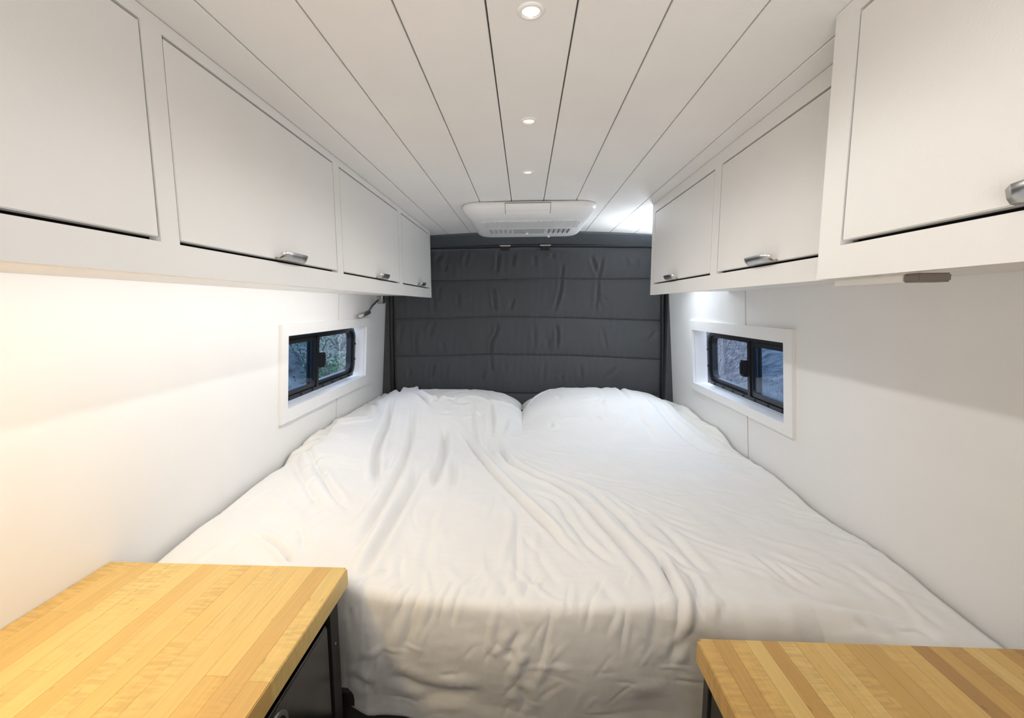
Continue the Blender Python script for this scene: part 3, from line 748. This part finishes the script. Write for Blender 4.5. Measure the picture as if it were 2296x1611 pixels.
FOLDS = [
([(-0.362,2.166),(-0.268,2.028),(-0.157,1.717),(-0.039,1.454),(0.017,1.332),(0.081,1.203),(0.13,1.079),(0.162,1.018)],0.012,0.0075,'R'),
([(-0.739,2.432),(-0.685,2.156),(-0.635,1.818),(-0.577,1.628),(-0.507,1.436)],0.014,0.012,'v'),
([(-0.603,2.34),(-0.536,2.019),(-0.493,1.756),(-0.471,1.548),(-0.452,1.286),(-0.435,1.061),(-0.436,0.992)],0.014,0.01,'v'),
([(-0.425,1.692),(-0.394,1.501),(-0.389,1.306),(-0.385,1.168),(-0.386,1.025),(-0.376,0.929),(-0.388,0.905)],0.013,0.009,'v'),
([(-0.398,2.126),(-0.338,1.795),(-0.33,1.61),(-0.322,1.443)],0.016,0.011,'v'),
([(-0.292,1.764),(-0.261,1.568),(-0.251,1.424)],0.012,0.006,'v'),
([(-0.284,2.34),(-0.205,1.989),(-0.172,1.768)],0.014,0.008,'r'),
([(-0.232,2.437),(-0.169,2.255),(-0.157,1.957)],0.014,0.007,'v'),
([(-0.936,1.762),(-0.931,1.791),(-0.906,1.965),(-0.823,2.074),(-0.782,2.194)],0.012,0.012,'v'),
([(-0.936,1.905),(-0.91,2.049),(-0.982,2.328)],0.012,0.007,'v'),
([(-0.976,1.772),(-0.835,1.534),(-0.724,1.395),(-0.619,1.27)],0.014,0.005,'v'),
([(-0.943,1.79),(-0.812,1.619),(-0.663,1.419),(-0.53,1.262)],0.012,0.005,'v'),
([(-0.649,1.191),(-0.567,1.05)],0.01,0.005,'v'),
([(-0.755,1.119),(-0.701,1.112),(-0.626,1.06),(-0.565,0.994)],0.008,0.008,'v'),
([(-0.85,1.366),(-0.71,1.246),(-0.592,1.145)],0.03,0.006,'r'),
([(-0.899,3.087),(-0.712,2.464)],0.014,0.014,'v'),
([(-0.776,3.043),(-0.634,2.702)],0.014,0.008,'v'),
([(-0.658,2.496),(-0.529,2.314),(-0.46,2.237)],0.012,0.01,'v'),
([(-0.51,2.261),(-0.435,2.411),(-0.372,2.537)],0.012,0.007,'v'),
([(-0.957,2.822),(-0.779,2.525)],0.012,0.007,'v'),
([(-0.984,2.575),(-0.837,2.419),(-0.737,2.154)],0.012,0.006,'v'),
([(-0.154,2.074),(-0.103,1.854),(-0.062,1.705),(0.02,1.605),(0.092,1.532),(0.143,1.45),(0.19,1.348),(0.22,1.242),(0.253,1.136),(0.277,1.042),(0.285,0.94),(0.278,0.878)],0.013,0.008,'v'),
([(0.003,1.445),(0.068,1.416),(0.109,1.354),(0.122,1.271),(0.142,1.19),(0.174,1.1),(0.227,1.01)],0.011,0.006,'v'),
([(0.096,1.595),(0.181,1.535),(0.225,1.443),(0.248,1.36),(0.288,1.261),(0.307,1.161),(0.332,1.106),(0.339,1.026),(0.338,0.952),(0.321,0.872)],0.012,0.007,'v'),
([(0.323,1.155),(0.353,1.107),(0.393,1.012)],0.008,0.003,'v'),
([(-0.095,1.441),(-0.095,1.318),(-0.113,1.215)],0.01,0.004,'v'),
([(-0.053,1.338),(-0.036,1.232),(-0.051,1.103),(-0.061,0.982)],0.011,0.005,'r'),
([(-0.025,1.257),(-0.021,1.058),(-0.018,0.902)],0.008,0.004,'v'),
([(0.028,1.221),(0.024,1.022)],0.012,0.003,'r'),
([(0.612,3.031),(0.557,2.596),(0.547,2.244)],0.014,0.008,'v'),
([(0.489,2.998),(0.445,2.56)],0.02,0.005,'v'),
([(0.896,3.083),(0.791,2.448),(0.824,2.204),(0.865,1.992)],0.014,0.01,'v'),
([(0.674,2.464),(0.714,2.201),(0.758,1.885),(0.85,1.789)],0.022,0.01,'v'),
([(0.557,2.277),(0.586,1.983),(0.699,1.81)],0.02,0.006,'v'),
([(0.817,1.373),(0.88,1.345),(0.893,1.317)],0.008,0.004,'v'),
([(0.816,1.448),(0.866,1.4)],0.01,0.003,'v'),
([(0.575,1.1),(0.592,1.029),(0.604,0.962)],0.008,0.005,'v'),
([(0.605,1.081),(0.627,1.031),(0.663,0.954)],0.009,0.005,'r'),
([(0.37,1.257),(0.397,1.191),(0.408,1.053),(0.434,0.986)],0.012,0.005,'v'),
([(0.34,1.09),(0.341,0.989),(0.341,0.92),(0.331,0.88),(0.32,0.831)],0.01,0.009,'R'),
([(0.385,1.008),(0.382,0.937),(0.362,0.903),(0.367,0.867)],0.009,0.006,'v'),
([(0.414,0.937),(0.394,0.89),(0.392,0.86)],0.009,0.006,'r'),
([(0.414,0.921),(0.411,0.887)],0.009,0.004,'r'),
([(0.631,0.928),(0.718,0.912),(0.764,0.889),(0.799,0.858),(0.771,0.833)],0.014,0.009,'v'),
([(0.533,0.908),(0.613,0.914),(0.735,0.856)],0.02,0.007,'r'),
([(0.669,0.879),(0.685,0.86),(0.711,0.832)],0.01,0.008,'v'),
([(0.763,1.112),(0.803,0.954),(0.847,0.859)],0.012,0.003,'v'),
([(0.791,1.073),(0.826,0.925),(0.789,0.835)],0.01,0.003,'r'),
([(0.196,1.556),(0.294,1.411),(0.354,1.209)],0.015,0.003,'r'),
([(-0.065,2.258),(-0.097,1.959)],0.014,0.006,'r'),
([(-0.052,2.845),(-0.073,2.545),(-0.032,2.394)],0.012,0.006,'v'),
([(-0.011,0.837),(-0.036,0.791)],0.008,0.007,'v'),
([(0.002,0.818),(-0.017,0.761),(-0.027,0.708)],0.01,0.008,'r'),
([(-0.036,0.77),(-0.031,0.802)],0.014,0.008,'v'),
([(0.063,0.826),(0.035,0.752),(0.012,0.699)],0.01,0.005,'r'),
([(-0.269,0.892),(-0.291,0.842),(-0.302,0.801)],0.012,0.005,'v'),
([(-0.234,0.881),(-0.25,0.82),(-0.272,0.768)],0.012,0.005,'v'),
([(-0.311,0.898),(-0.31,0.791),(-0.306,0.738)],0.014,0.006,'v'),
([(-0.405,0.743),(-0.378,0.714),(-0.336,0.692)],0.012,0.012,'v'),
([(-0.306,0.733),(-0.273,0.715),(-0.213,0.689),(-0.075,0.675)],0.016,0.01,'v'),
([(-0.377,0.781),(-0.364,0.754)],0.02,0.01,'v'),
([(-0.392,0.898),(-0.399,0.844)],0.01,0.008,'v'),
([(0.317,0.836),(0.3,0.779)],0.01,0.008,'v'),
([(-0.027,0.718),(0.002,0.693),(-0.007,0.645)],0.012,0.008,'v'),
([(-0.275,0.656),(-0.173,0.674),(-0.075,0.643)],0.016,0.009,'v'),
([(0.031,0.768),(0.106,0.768)],0.008,0.003,'r'),
([(0.211,0.712),(0.306,0.728)],0.02,0.005,'r'),
]
bed = empty('bed_platform', (0, 1.9, 0), 'low dark platform box carrying the mattress, under the hem of the bedding', 'bed')
box('platform_box', (-.93, .90, .935, 2.80, 0.0, .60), MT['platform'], bed)
box('platform_edge', (-.90, .90, .925, .935, .565, .60), MT['frame'], bed, bevel=.002)
mt = box('mattress', (-.90, .88, .965, 2.78, .601, .815), MT['sheet2'], None, bevel=.03, segs=4)
tag(mt, 'thick mattress wholly wrapped by the white bedding', 'mattress')

# grid of the duvet: columns over x, rows along the length then down the front
NX, dS = 520, .0046
def rad(x): return .022 + .050 * sst(.26, .48, x)
qa = 0                                    # arc length of the front edge
def surf(xl, xr, s_rows, extra, drop_r=.04):
    """xl,xr: left and right edge functions of s; returns X,Y,Z grids, fold coordinate"""
    U, S = np.meshgrid(np.linspace(0, 1, NX), s_rows)
    XL, XR = xl(S), xr(S)
    U2 = U
    X = XL + (XR - XL) * U2
    Y0 = y0f(X); q = Y0 - S
    Yt = np.maximum(S, Y0)
    Hb = base_h(X, Yt)
    return U, S, X, Y0, q, Yt, Hb
def displace_field(X, S, scale=1.0):
    d = np.zeros(X.shape)
    for pts, wd, amp, kind in FOLDS: d += fold(X, S, pts, wd * .95, amp * ((2.0 if pts[0][0] < -.1 and pts[0][1] > 1.4 else 1.35) if pts[0][1] > 1.0 else .75), kind)
    # short gathered folds along the front edge, running down to the left
    r = np.random.default_rng(21)
    x = -.40
    while x < .34:
        y0_ = float(y0f(x)); L_ = r.uniform(.05, .15); sk = r.uniform(.018, .05); up = r.uniform(-.01, .10)
        pts = [(x + sk, y0_ + up), (x + sk * .4, y0_ + up - L_ * .5), (x, y0_ + up - L_)]
        if x > .0: sk *= .6
        d += fold(X, S, pts, r.uniform(.0042, .0085), r.uniform(.0024, .0056) * (1.0 if x < 0 else .55), r.choice(['v', 'r', 'R']))
        x += r.uniform(.018, .038)
    for k in range(60):    # fine creases of the hanging face, mostly slanting up to the right
        x = r.uniform(-.38, .33); s0 = r.uniform(.60, .84); a_ = r.uniform(.75, 1.35) if r.random() < .75 else r.uniform(-.25, .25); L_ = r.uniform(.04, .11)
        d += fold(X, S, [(x, s0), (x + L_ * .5 * math.cos(a_ + .1), s0 + L_ * .5 * math.sin(a_ + .1)), (x + L_ * math.cos(a_), s0 + L_ * math.sin(a_))], r.uniform(.0035, .006), r.uniform(.0006, .0014), r.choice(['v', 'r']))
    for k in range(120):    # faint creases on top, fanning from the left pillow to the front right
        x = r.uniform(-.85, .85); y_ = r.uniform(1.0, 2.1)
        a_ = math.atan2(y_ - 2.35, x + .45) + r.uniform(-.25, .25); L_ = r.uniform(.08, .30)
        d += fold(X, S, [(x, y_), (x + L_ * .5 * math.cos(a_), y_ + L_ * .5 * math.sin(a_)), (x + L_ * math.cos(a_ + .15), y_ + L_ * math.sin(a_ + .15))], r.uniform(.006, .012), r.uniform(.0014, .0034), r.choice(['v', 'r']))
    for k in range(34):    # puckers where the duvet leaves the pillows
        x = r.uniform(-.60, .72); y_ = r.uniform(2.08, 2.40); a_ = r.uniform(-.6, .6) if k % 2 else r.uniform(1.0, 2.2); L_ = r.uniform(.05, .16)
        d += fold(X, S, [(x, y_), (x + L_ * .5 * math.cos(a_), y_ + L_ * .5 * math.sin(a_)), (x + L_ * math.cos(a_ + .3), y_ + L_ * math.sin(a_ + .3))], r.uniform(.009, .016), r.uniform(.003, .006), r.choice(['v', 'r']))
    d += wav(X, S, 10, .25, .7, .0022, 11) + wav(X, S, 12, .06, .18, .0009, 12, 1.2, .8) + wav(X, S, 12, .02, .05, .00025, 13)
    return d * scale
def build_cloth(name, xl, xr, s_rows, m, parent, over, crumple, keepf=None, sink=None, thick=.004):
    U, S, X, Y0, q, Yt, Hb = surf(xl, xr, s_rows, None)
    P_ = pillow_h(X, Yt)
    H = smax(smax(Hb, pillow_soft(X, Yt), .03), P_ + .017, .025) if over > 0 else smax(Hb, P_ + over, .015)
    H = H + (over if over < 0 else 0)
    d = crumple(X, S)
    r_ = rad(X); qa = r_ * PI / 2
    th = np.clip(q / r_, 0, PI / 2)
    lift = (H - .868) * np.clip(1 - q / .25, 0, 1)
    Z = np.where(q <= 0, H, np.where(q < qa, H - r_ * (1 - np.cos(th)), H - r_ - (q - qa)))
    Y = np.where(q <= 0, S, np.where(q < qa, Y0 - r_ * np.sin(th), Y0 - r_))
    # hem: the face billows a little and tucks back under
    fz = np.clip((q - .12) / .12, 0, 1)
    Y = Y - .014 * np.sin(PI * np.clip((q - .03) / .22, 0, 1)) * sst(-.43, -.39, X) * sst(.40, .25, X)
    tuck = np.clip((q - .295) / .04, 0, 1); Y = Y + .07 * tuck ** 2; Z = Z + .012 * tuck ** 2
    sag = (.010 * np.sin(X * 9 + .5) + .006 * np.sin(X * 21)) * np.clip(q / .25, 0, 1); Z = Z - sag - .026 * sst(-.26, -.40, X) * np.clip(q / .25, 0, 1)
    Z = Z + d * np.cos(th); Y = Y - d * np.sin(th)
    # roll the long edges down where they meet the walls
    el = (X - xl(S)); er = (xr(S) - X)
    roll = lambda e, R_: -R_ * (1 - np.sqrt(np.clip(1 - (1 - np.clip(e / R_, 0, 1)) ** 2, 0, 1)))
    Z = Z + roll(el, .022) + roll(er, .022)
    # stay clear of the walls and of the counter in front
    X = np.maximum(X, wall_l(Z) + .006); X = np.minimum(X, wall_r(Z) - .006)
    keep = None if keepf is None else keepf(U, S, X)
    o = grid_obj(name, X, Y, Z, m, parent, thick=thick, keep=keep)
    return o
s_top = np.concatenate([np.arange(2.80, 1.05, -.0058), np.arange(1.05, .535, -.0030)])
def dxl(S):
    return np.interp(S, [0, 1.50, 1.58, 1.68, 1.80, 1.92, 2.10, 2.28, 3], [-.925, -.925, -.915, -.872, -.862, -.880, -.905, -.925, -.925])
def dxr(S):
    return np.interp(S, [0, 1.70, 1.80, 1.95, 2.10, 2.30, 2.50, 2.65, 2.9], [.915, .915, .895, .865, .835, .815, .80, .80, .80])
def rear_edge(X):     # rear edge line of the duvet
    return np.interp(X, [-.95, -.72, -.655, -.60, -.52, -.42, -.30, -.18, -.06, 0, .05, .12, .2, .5, .8, .95],
                     [2.80, 2.78, 2.66, 2.46, 2.37, 2.345, 2.38, 2.36, 2.40, 2.44, 2.56, 2.66, 2.70, 2.72, 2.72, 2.66]) + .006 * np.sin(X * 40)
def dcr(X, S):
    d = displace_field(X, S)
    re = rear_edge(X)
    d += .004 * np.exp(-((S - re + .012) / .014) ** 2) - .002 * np.exp(-((S - re + .045) / .018) ** 2)
    return d
dv = build_cloth('duvet', dxl, dxr, s_top, MT['sheet'], None, .012, dcr, keepf=lambda U, S, X: S < rear_edge(X))
tag(dv, 'rumpled white duvet spread over the whole bed and hanging down its front', 'duvet')

# the bunched sheet below, seen along both walls at the rear
def scr(X, S):
    d = wav(X, S, 10, .08, .25, .0022, 31, .9, .6) + wav(X, S, 10, .03, .08, .0006, 32)
    d += -.012
    lb = sst(-.80, -.86, X) * np.clip(np.minimum((S - 1.56) / .08, (2.34 - S) / .1), 0, 1)
    rb = sst(.74, .82, X) * np.clip(np.minimum((S - 1.70) / .10, (2.78 - S) / .04), 0, 1)
    d += lb * (.014 + .007 * np.sin(S * 26 + X * 30) + .002 * np.sin(S * 77))
    d += rb * (.014 + .008 * np.sin(S * 15 - X * 40) + .002 * np.sin(S * 55 + X * 60))
    for pts, w_, a_ in (([(-.93, 1.72), (-.87, 1.80)], .012, .012), ([(-.93, 1.62), (-.86, 1.74)], .01, .008), ([(.80, 2.62), (.86, 2.40), (.90, 2.25)], .014, .012),
                        ([(.82, 2.74), (.89, 2.60)], .012, .010), ([(.82, 2.3), (.87, 2.1), (.90, 1.95)], .012, .010), ([(.84, 2.1), (.89, 1.9)], .01, .006)):
        d += fold(X, S, pts, w_, a_, 'v')
    return d
NX_keep = NX; NX = 300
fs = build_cloth('bed_sheet', lambda S: -.928 + 0 * S, lambda S: .915 + 0 * S, np.arange(2.80, 1.0, -.007), MT['sheet2'], None, -.006, scr,
                 keepf=lambda U, S, X: ((X < -.74) | (X > .66) | (S > 2.66)), thick=.003)
tag(fs, 'creamy bed sheet bunched along the side walls beneath the duvet', 'sheet')
NX = NX_keep
# pillows
for k, (cx_, cy_, hw, hd_, h) in enumerate(PIL):
    u, v = np.meshgrid(np.linspace(-1, 1, 90), np.linspace(-1, 1, 70))
    uu, vv = np.sign(u) * np.abs(u) ** .8, np.sign(v) * np.abs(v) ** .8
    x = cx_ + uu * hw * (1 - .035 * (1 - np.abs(vv)) ** 2); y = cy_ + vv * hd_ * (1 - .04 * np.cos(uu * PI) ** 2)
    f = np.clip(1 - np.abs(uu) ** 3.2, 0, 1) ** .5 * np.clip(1 - np.abs(vv) ** 2.6, 0, 1) ** .55
    d = wav(x, y, 8, .07, .25, .0020 if k == 0 else .0010, 41 + k, .6, 1.0) + wav(x, y, 8, .025, .06, .0006, 51 + k)
    wr_ = np.zeros(x.shape)
    if k == 0:
        for pts, w_, a_ in (([(-.20, 2.70), (-.10, 2.58), (-.05, 2.50)], .014, .008), ([(-.17, 2.50), (-.08, 2.42)], .012, .006), ([(-.24, 2.62), (-.16, 2.40)], .016, .005),
                            ([(-.52, 2.44), (-.40, 2.50), (-.28, 2.58)], .014, .006), ([(-.40, 2.40), (-.30, 2.46)], .012, .005), ([(-.62, 2.55), (-.55, 2.70)], .016, .006), ([(-.34, 2.74), (-.33, 2.6)], .012, .003)):
            wr_ += fold(x, y, pts, w_, a_, 'v')
    top = .868 + (h) * f + (d + wr_) * f ** .3
    top = np.maximum(top, .868)
    bot = .866 - .006 * f
    n1, n2 = top.shape
    Vp = np.concatenate([np.stack([x, y, top], -1).reshape(-1, 3), np.stack([x, y, bot], -1).reshape(-1, 3)])
    Fp = []
    for i in range(n1 - 1):
        for j in range(n2 - 1):
            a = i * n2 + j; b = a + n1 * n2
            Fp += [(a, a + 1, a + n2 + 1, a + n2), (b, b + n2, b + n2 + 1, b + 1)]
    rim = [j for j in range(n2)] + [i * n2 + n2 - 1 for i in range(1, n1)] + [(n1 - 1) * n2 + j for j in range(n2 - 2, -1, -1)] + [i * n2 for i in range(n1 - 2, 0, -1)]
    for i in range(len(rim)):
        a, b = rim[i], rim[(i + 1) % len(rim)]; Fp.append((a, a + n1 * n2, b + n1 * n2, b))
    p = mobj('pillow', Vp, Fp, MT['sheet'], None, smooth=True)
    tag(p, ['plump white pillow at the rear left, its top bare above the duvet', 'white pillow at the rear right, mostly under the duvet'][k], 'pillow')

# ------------------------------------------------------------------ outside: brushy banks on both sides
gm = mat('leaf_litter_ground', (0.22, 0.205, 0.19), 0.95, var=0.85, vscale=3.5, bump=0.6, bscale=30, det=9)
x, y = np.meshgrid(np.linspace(-22, 22, 150), np.linspace(-10, 40, 150))
ax_ = np.abs(x)
gz_ = -.62 + sst(1.4, 9, ax_) * 1.9 + sst(9, 22, ax_) * 3.0 + (wav(x, y, 10, .8, 3, .07, 61) + wav(x, y, 10, 3, 9, .15, 62)) * sst(1.2, 2.5, ax_)
g = grid_obj('ground', x, y, gz_, gm); tag(g, kind='structure')
def ground_z(px, py):
    i = int(np.clip((py + 10) / 50 * 149, 0, 149)); j = int(np.clip((px + 22) / 44 * 149, 0, 149)); return float(gz_[i, j])
def leaf_mat(name, c): return mat(name, c, 0.6, var=0.5, vscale=3, det=4)
LM = [leaf_mat('bush_leaves', (0.10, 0.20, 0.10)), leaf_mat('pale_leaves', (0.24, 0.30, 0.20)), leaf_mat('evergreen_needles', (0.055, 0.11, 0.075)), leaf_mat('dry_leaves', (0.27, 0.18, 0.15))]
bark = mat('grey_bark', (0.16, 0.145, 0.14), 0.9, var=0.4, vscale=8, bump=0.5, bscale=20)
twig = mat('pale_twigs', (0.36, 0.33, 0.33), 0.9, var=0.4, vscale=8)
def leaves(n, fx, size, seed, aspect=.5):
    r = np.random.default_rng(seed); c = fx(n, r)
    a = r.normal(size=(n, 3)); a /= np.linalg.norm(a, axis=1)[:, None]; b = np.cross(a, r.normal(size=(n, 3))); b /= np.linalg.norm(b, axis=1)[:, None]
    s = size * r.uniform(.5, 1.3, (n, 1)); A, B = a * s, b * s * aspect; N_ = np.cross(a, b) * s * .15
    v = np.stack([c - A, c - B + N_, c + A, c + B + N_], 1).reshape(-1, 3)
    i = np.arange(n)[:, None] * 4
    return v, np.concatenate([i + [0, 1, 2], i + [0, 2, 3]])
def shrub(x, y, R_, Hh, li, seed, label, n=1500, size=.045, group=None):
    z = ground_z(x, y); t = empty('shrub', (x, y, z), label, 'shrub', group)
    def fx(n_, r):
        p = r.normal(size=(n_, 3)); p /= np.linalg.norm(p, axis=1)[:, None]; p *= r.uniform(.35, 1, (n_, 1)) ** .6 * (1 + .25 * np.sin(p[:, :1] * 7 + seed) * np.cos(p[:, 1:2] * 6))
        return p * [R_, R_, Hh / 2] + [x, y, z + Hh * .55]
    v, f = leaves(n, fx, size, seed)
    o = mobj('foliage', v, [tuple(q) for q in f.tolist()], LM[li], t); o['kind'] = 'stuff'
    r = random.Random(seed); L_ = []
    for k in range(7):
        a_ = r.uniform(0, 6.28); q = Vector((x + .05 * math.cos(a_), y + .05 * math.sin(a_), z - .05)); e = Vector((x + R_ * .7 * math.cos(a_), y + R_ * .7 * math.sin(a_), z + Hh * r.uniform(.5, .95)))
        L_.append(tube_vf([q, (q + e) / 2 + Vector((0, 0, .08)), e], [.016, .011, .004], 5))
    o2 = mobj('stems', *join_vf(L_), bark, t); o2['kind'] = 'stuff'
def twig_bush(x, y, R_, Hh, seed, label, group=None, n=70):
    z = ground_z(x, y); t = empty('bare_bush', (x, y, z), label, 'bush', group); r = random.Random(seed); L_ = []
    for k in range(n):
        a_ = r.uniform(0, 6.28); rr = r.uniform(0, .3) * R_
        p = Vector((x + rr * math.cos(a_), y + rr * math.sin(a_), z - .05)); d_ = Vector((math.cos(a_) * r.uniform(.1, .7), math.sin(a_) * r.uniform(.1, .7), 1)).normalized(); pts = [p]
        for s_ in range(4):
            d_ = (d_ + Vector((r.uniform(-.35, .35), r.uniform(-.35, .35), r.uniform(-.2, .2)))).normalized(); p = p + d_ * Hh / 4 * r.uniform(.6, 1.2); pts.append(p)
        L_.append(tube_vf(pts, [.011, .009, .006, .004, .002], 4))
    o = mobj('twigs', *join_vf(L_), twig, t); o['kind'] = 'stuff'
    def fx(n_, rg): return rg.normal(size=(n_, 3)) * [R_ * .45, R_ * .45, Hh * .25] + [x, y, z + Hh * .5]
    v, f = leaves(420, fx, .028, seed); o = mobj('dry_leaves', v, [tuple(q) for q in f.tolist()], LM[3], t); o['kind'] = 'stuff'
def tree(x, y, Hh, seed, li, label, group=None):
    z = ground_z(x, y); t = empty('tree', (x, y, z), label, 'tree', group); r = random.Random(seed)
    tp_ = Vector((x + r.uniform(-.4, .4), y + r.uniform(-.4, .4), z + Hh))
    mobj('trunk', *tube_vf([(x, y, z - .1), ((x + tp_.x) / 2 + .08, (y + tp_.y) / 2, z + Hh / 2), tp_], [.16, .11, .03], 9), bark, t, smooth=True)
    L_ = []
    for k in range(14):
        h_ = r.uniform(.12, .95); q = Vector((x, y, z)).lerp(tp_, h_); a_ = r.uniform(0, 6.28); e = q + Vector((math.cos(a_), math.sin(a_), .35)) * (1 - h_ * .6) * 1.3
        L_.append(tube_vf([q, (q + e) / 2 + Vector((0, 0, .1)), e], [.035, .022, .006], 5))
    o = mobj('branches', *join_vf(L_), bark, t); o['kind'] = 'stuff'
    def fx(n_, rg):
        h_ = rg.uniform(.12, 1.0, n_); a_ = rg.uniform(0, 2 * PI, n_); rr = rg.uniform(.1, 1, n_) ** .6 * (1.5 * (1.05 - h_ * .75))
        return np.stack([x + rr * np.cos(a_), y + rr * np.sin(a_), z + h_ * Hh], -1)
    v, f = leaves(6500, fx, .045, seed, .3); o = mobj('foliage', v, [tuple(q) for q in f.tolist()], LM[li], t); o['kind'] = 'stuff'
LG, RG = 'leafy shrubs on the bank beyond the left window', 'bare bushes on the bank beyond the right window'
NM = ['dark green shrub of small leaves outside the left window', 'pale green shrub of small leaves outside the left window', 'dense evergreen shrub high on the bank outside the left window']
for k, (x_, y_, R_, h_, li) in enumerate([(-2.8, 6.6, .75, 1.3, 0), (-4.3, 8.6, .95, 1.8, 1), (-3.1, 9.6, .8, 1.2, 0), (-5.2, 12.2, 1.3, 2.2, 0), (-2.7, 4.9, .5, .7, 1), (-5.4, 17.6, 1.9, 3.2, 2)]):
    shrub(x_, y_, R_, h_, li, 100 + k, NM[li], n=3200, size=.032, group=[LG + ', dark green', LG + ', pale green', None][li])
for k, (x_, y_, R_, h_) in enumerate([(3.1, 7.6, .8, 1.5), (3.5, 5.95, .7, 1.0), (4.1, 10.2, 1.0, 1.9), (5.4, 13.6, 1.2, 2.4)]):
    twig_bush(x_, y_, R_, h_, 200 + k, 'leafless bush of pale twigs outside the right window', RG, n=170)
for k, (x_, y_, h_) in enumerate([(6.6, 11.2, 5.0), (5.3, 8.0, 3.4)]):
    tree(x_, y_, h_, 300 + k, 2, ['dark evergreen tree behind the bare bushes, right window', 'small evergreen tree beside the bare bushes, right window'][k])
for k, (x_, y_, h_) in enumerate([(-9.4, 14.2, 5.5), (-6.9, 9.2, 4.2)]):
    tree(x_, y_, h_, 320 + k, 0, ['farther leafy tree high on the bank, left window', 'nearer leafy tree beside the shrubs, left window'][k])
# a crumpled blue tarp on the ground outside the right window
x, y = np.meshgrid(np.linspace(1.75, 3.3, 70), np.linspace(2.9, 5.3, 90))
tz = np.vectorize(ground_z)(x, y) + .14 + .16 * np.exp(-(((x - 2.5) / .5) ** 2 + ((y - 4.0) / .8) ** 2)) + wav(x, y, 12, .25, .8, .045, 71) + wav(x, y, 12, .08, .2, .012, 72)
tm = mat('blue_tarp', (0.16, 0.24, 0.38), 0.45, var=0.15, vscale=4)
t = grid_obj('tarp', x, y, tz, tm, None, thick=.004); tag(t, 'crumpled blue tarpaulin on the ground outside the right window', 'tarp')
